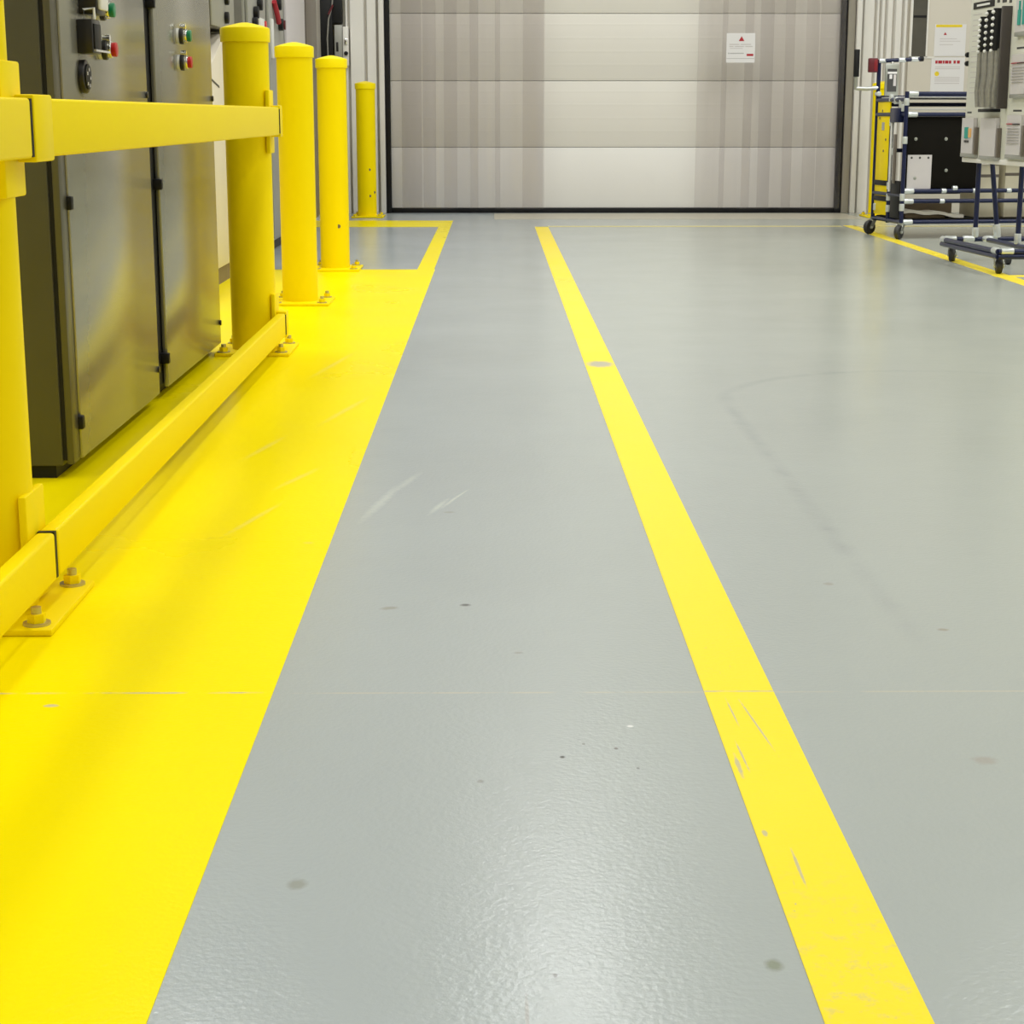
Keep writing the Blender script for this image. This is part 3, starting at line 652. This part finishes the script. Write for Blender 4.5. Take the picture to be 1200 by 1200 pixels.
q = MB(); z0, z1 = dz(1140, 21.5), dz(1140, 14.5); q.box(PXB(1137), PXB(1161), -.003, 0, z0, z1, M['black']).box(PXB(1141), PXB(1156), -.004, -.003, (z0+z1)/2-.006, (z0+z1)/2+.006, M['white'], .001)
on_board('black_label', nb, q)
q = MB()
for (a, b) in ((1164, 1167), (1170, 1175), (1178, 1181)): z = dz(a, 13); q.box(PXB(a), PXB(b), yn, 0, z-.009, z+.009, M['inkd'])
for (a, b, py) in ((1134+2, 1141, 133), (1190, 1199, 63), (1190, 1200, 131)): z = dz(a, py); q.box(PXB(a), PXB(b), yn, 0, z-.005, z+.005, M['inkd'])
on_board('caption', nb, q)
# beaded strands hanging in a bundle
zt, zm, zbm = dz(1168, 24), dz(1168, 66), dz(1168, 129)
for k, lab in enumerate(('left strand of the beaded bundle hanging on the notice board', 'middle strand of the beaded bundle hanging on the notice board', 'right strand of the beaded bundle hanging on the notice board')):
    u = PXB(1157+k*7.6); top = zt+(.0, .03, .035)[k]-.02; t = bthing('beaded_strand', lab, 'strand', u, zbm, 'beaded strands on the notice board')
    c = MB(); c.tube([(0, -.03, top-zbm), (0, -.035, zm-zbm)], .028, M['black'], 10); c.box(-.02, .02, -.03, 0, top-zbm-.02, top-zbm, M['black']).build('cord', t, False)
    n = 7; bd = MB()
    for j in range(n):
        z = top-.02-(top-zm-.02)*j/(n-1); bd.lathe([(0, -.011), (.010, -.008), (.014, 0), (.010, .008), (0, .011)], (0, -.058, z-zbm), M['white'], 14)
    bd.build('beads', t, False)
    s_ = MB()
    for (dx, dy) in ((-.02, -.03), (.018, -.03), (0, -.048), (.0, -.02)):
        s_.tube([(dx*.6, dy, zm-zbm+.01), (dx*1.3+.006*math.sin(k+dx*90), dy, (zm-zbm)*.6), (dx*.9, dy-.006, (zm-zbm)*.3), (dx+.01*(1-k), dy, .012)], .0175, M['silver'], 10)
    s_.build('tail', t, False)
q = MB(); q.box(PXB(1180.5), PXB(1182.5), -.055, 0, zbm, zt+.02, M['post'], .003); on_board('strand_shadow', nb, q)  # dark bar stands in for the shadow the strands cast to the right
q = MB(); q.box(PXB(1160), PXB(1175), -.06, 0, zbm-.018, zbm, M['black'], .003); on_board('strand_rest', nb, q)
def pocket(label, a, b, y0, y1, deco=None):
    u0, u1 = PXB(a), PXB(b); zt_, zb_ = dz(a, y0), dz(a, y1); w = u1-u0; h = zt_-zb_
    t = bthing('document_pocket', label, 'document pocket', (u0+u1)/2, zb_, 'document pockets on the notice board')
    q = MB(); q.box(-w/2, w/2, -.022, 0, -.012, .010, M['rack1'], .003); q.box(w/2-.03, w/2, -.022, 0, .0, h*.75, M['rack3'], .003); q.build('holder', t, False)
    MB().prism([(-w/2+.004, -.02), (w/2-.036, -.024), (w/2-.036, -.002), (-w/2+.004, -.002)], .010, h, M['paperg']).build('papers', t, False)
    if deco: deco(t, w, h)
    return t
def pic(t, w, h):
    q = MB(); q.box(-w*.22, w*.02, -.0265, -.02, h*.45, h*.75, M['teal']).box(w*.06, w*.24, -.0275, -.02, h*.48, h*.72, M['orange']).box(-w*.22, -w*.08, -.0265, -.02, h*.34, h*.40, M['inkd']).box(-w*.02, w*.08, -.0265, -.02, h*.34, h*.40, M['inkd']); q.build('colour_picture', t, False)
def head(t, w, h):
    q = MB(); q.box(-w*.45, w*.3, -.0275, -.02, h*.78, h*.80, M['inkr']).box(-w*.1, w*.3, -.0275, -.02, h*.77, h*.80, M['inkd'])
    for k in range(6): q.box(-w*.42, w*.3, -.0275, -.02, h*(.68-.07*k), h*(.69-.07*k), M['ink'])
    q.build('print', t, False)
def bottle(t, w, h):
    q = MB(); q.box(-w*.30, -w*.14, -.0275, -.02, h*.2, h*.55, M['teal']).box(-w*.25, -w*.19, -.0275, -.02, h*.55, h*.75, M['teal']).box(-w*.02, w*.28, -.0275, -.02, h*.2, h*.8, M['teal']); q.build('picture', t, False)
pocket('small document pocket with teal and orange picture, at the board corner', 1134, 1151, 139, 180, pic)
pocket('plain document pocket right below the beaded strands on the board', 1156, 1178, 139, 183)
pocket('bottom document pocket cut by the right picture edge', 1187, 1208, 136, 182, head)
pocket('middle document pocket cut by the right picture edge', 1188.5, 1209, 70, 115, head)
pocket('top document pocket with teal bottle picture cut by the right picture edge', 1190, 1210, 2, 48, bottle)

# ------------------------------------------------------------------ lamps of the hall
def lamp(x, y, e, sx=.7, sy=2., z=6.6):
    l = bpy.data.lights.new('hall lamp', 'AREA'); l.shape = 'RECTANGLE'; l.size = sx; l.size_y = sy; l.energy = e; l.color = (.99, 1., .985)
    o = bpy.data.objects.new('hall_lamp', l); COL.objects.link(o); o.location = (x, y, z)
for (x, e, off) in ((.62, 300, 0), (-2.3, 280, -2.2), (4.2, 320, -2.2), (7.2, 280, -2.2)):
    for y in (-2.2, 1.9, 6., 10.1, 14.3): lamp(x, y+off-(1.4 if off and y > 14 else 0), e*(.4 if y+off < 2.5 else .75 if y+off > 14 else 1.))
w = bpy.data.worlds.new('World'); SC.world = w; w.use_nodes = True
w.node_tree.nodes['Background'].inputs[0].default_value = (.9, .95, 1, 1); w.node_tree.nodes['Background'].inputs[1].default_value = .2

# ------------------------------------------------------------------ camera
cam = bpy.data.cameras.new('camera'); cam.sensor_width = 36; cam.lens = 62.7; cam.clip_end = 100
co = bpy.data.objects.new('camera', cam); COL.objects.link(co)
co.location = (0, 0, .85)
co.rotation_euler = (R(90-12.5433), 0, -R(.562))
SC.camera = co
vs = SC.view_settings
vs.view_transform = 'Standard'; vs.look = 'None'; vs.gamma = 1; vs.use_curve_mapping = False
vs.exposure = -1.9
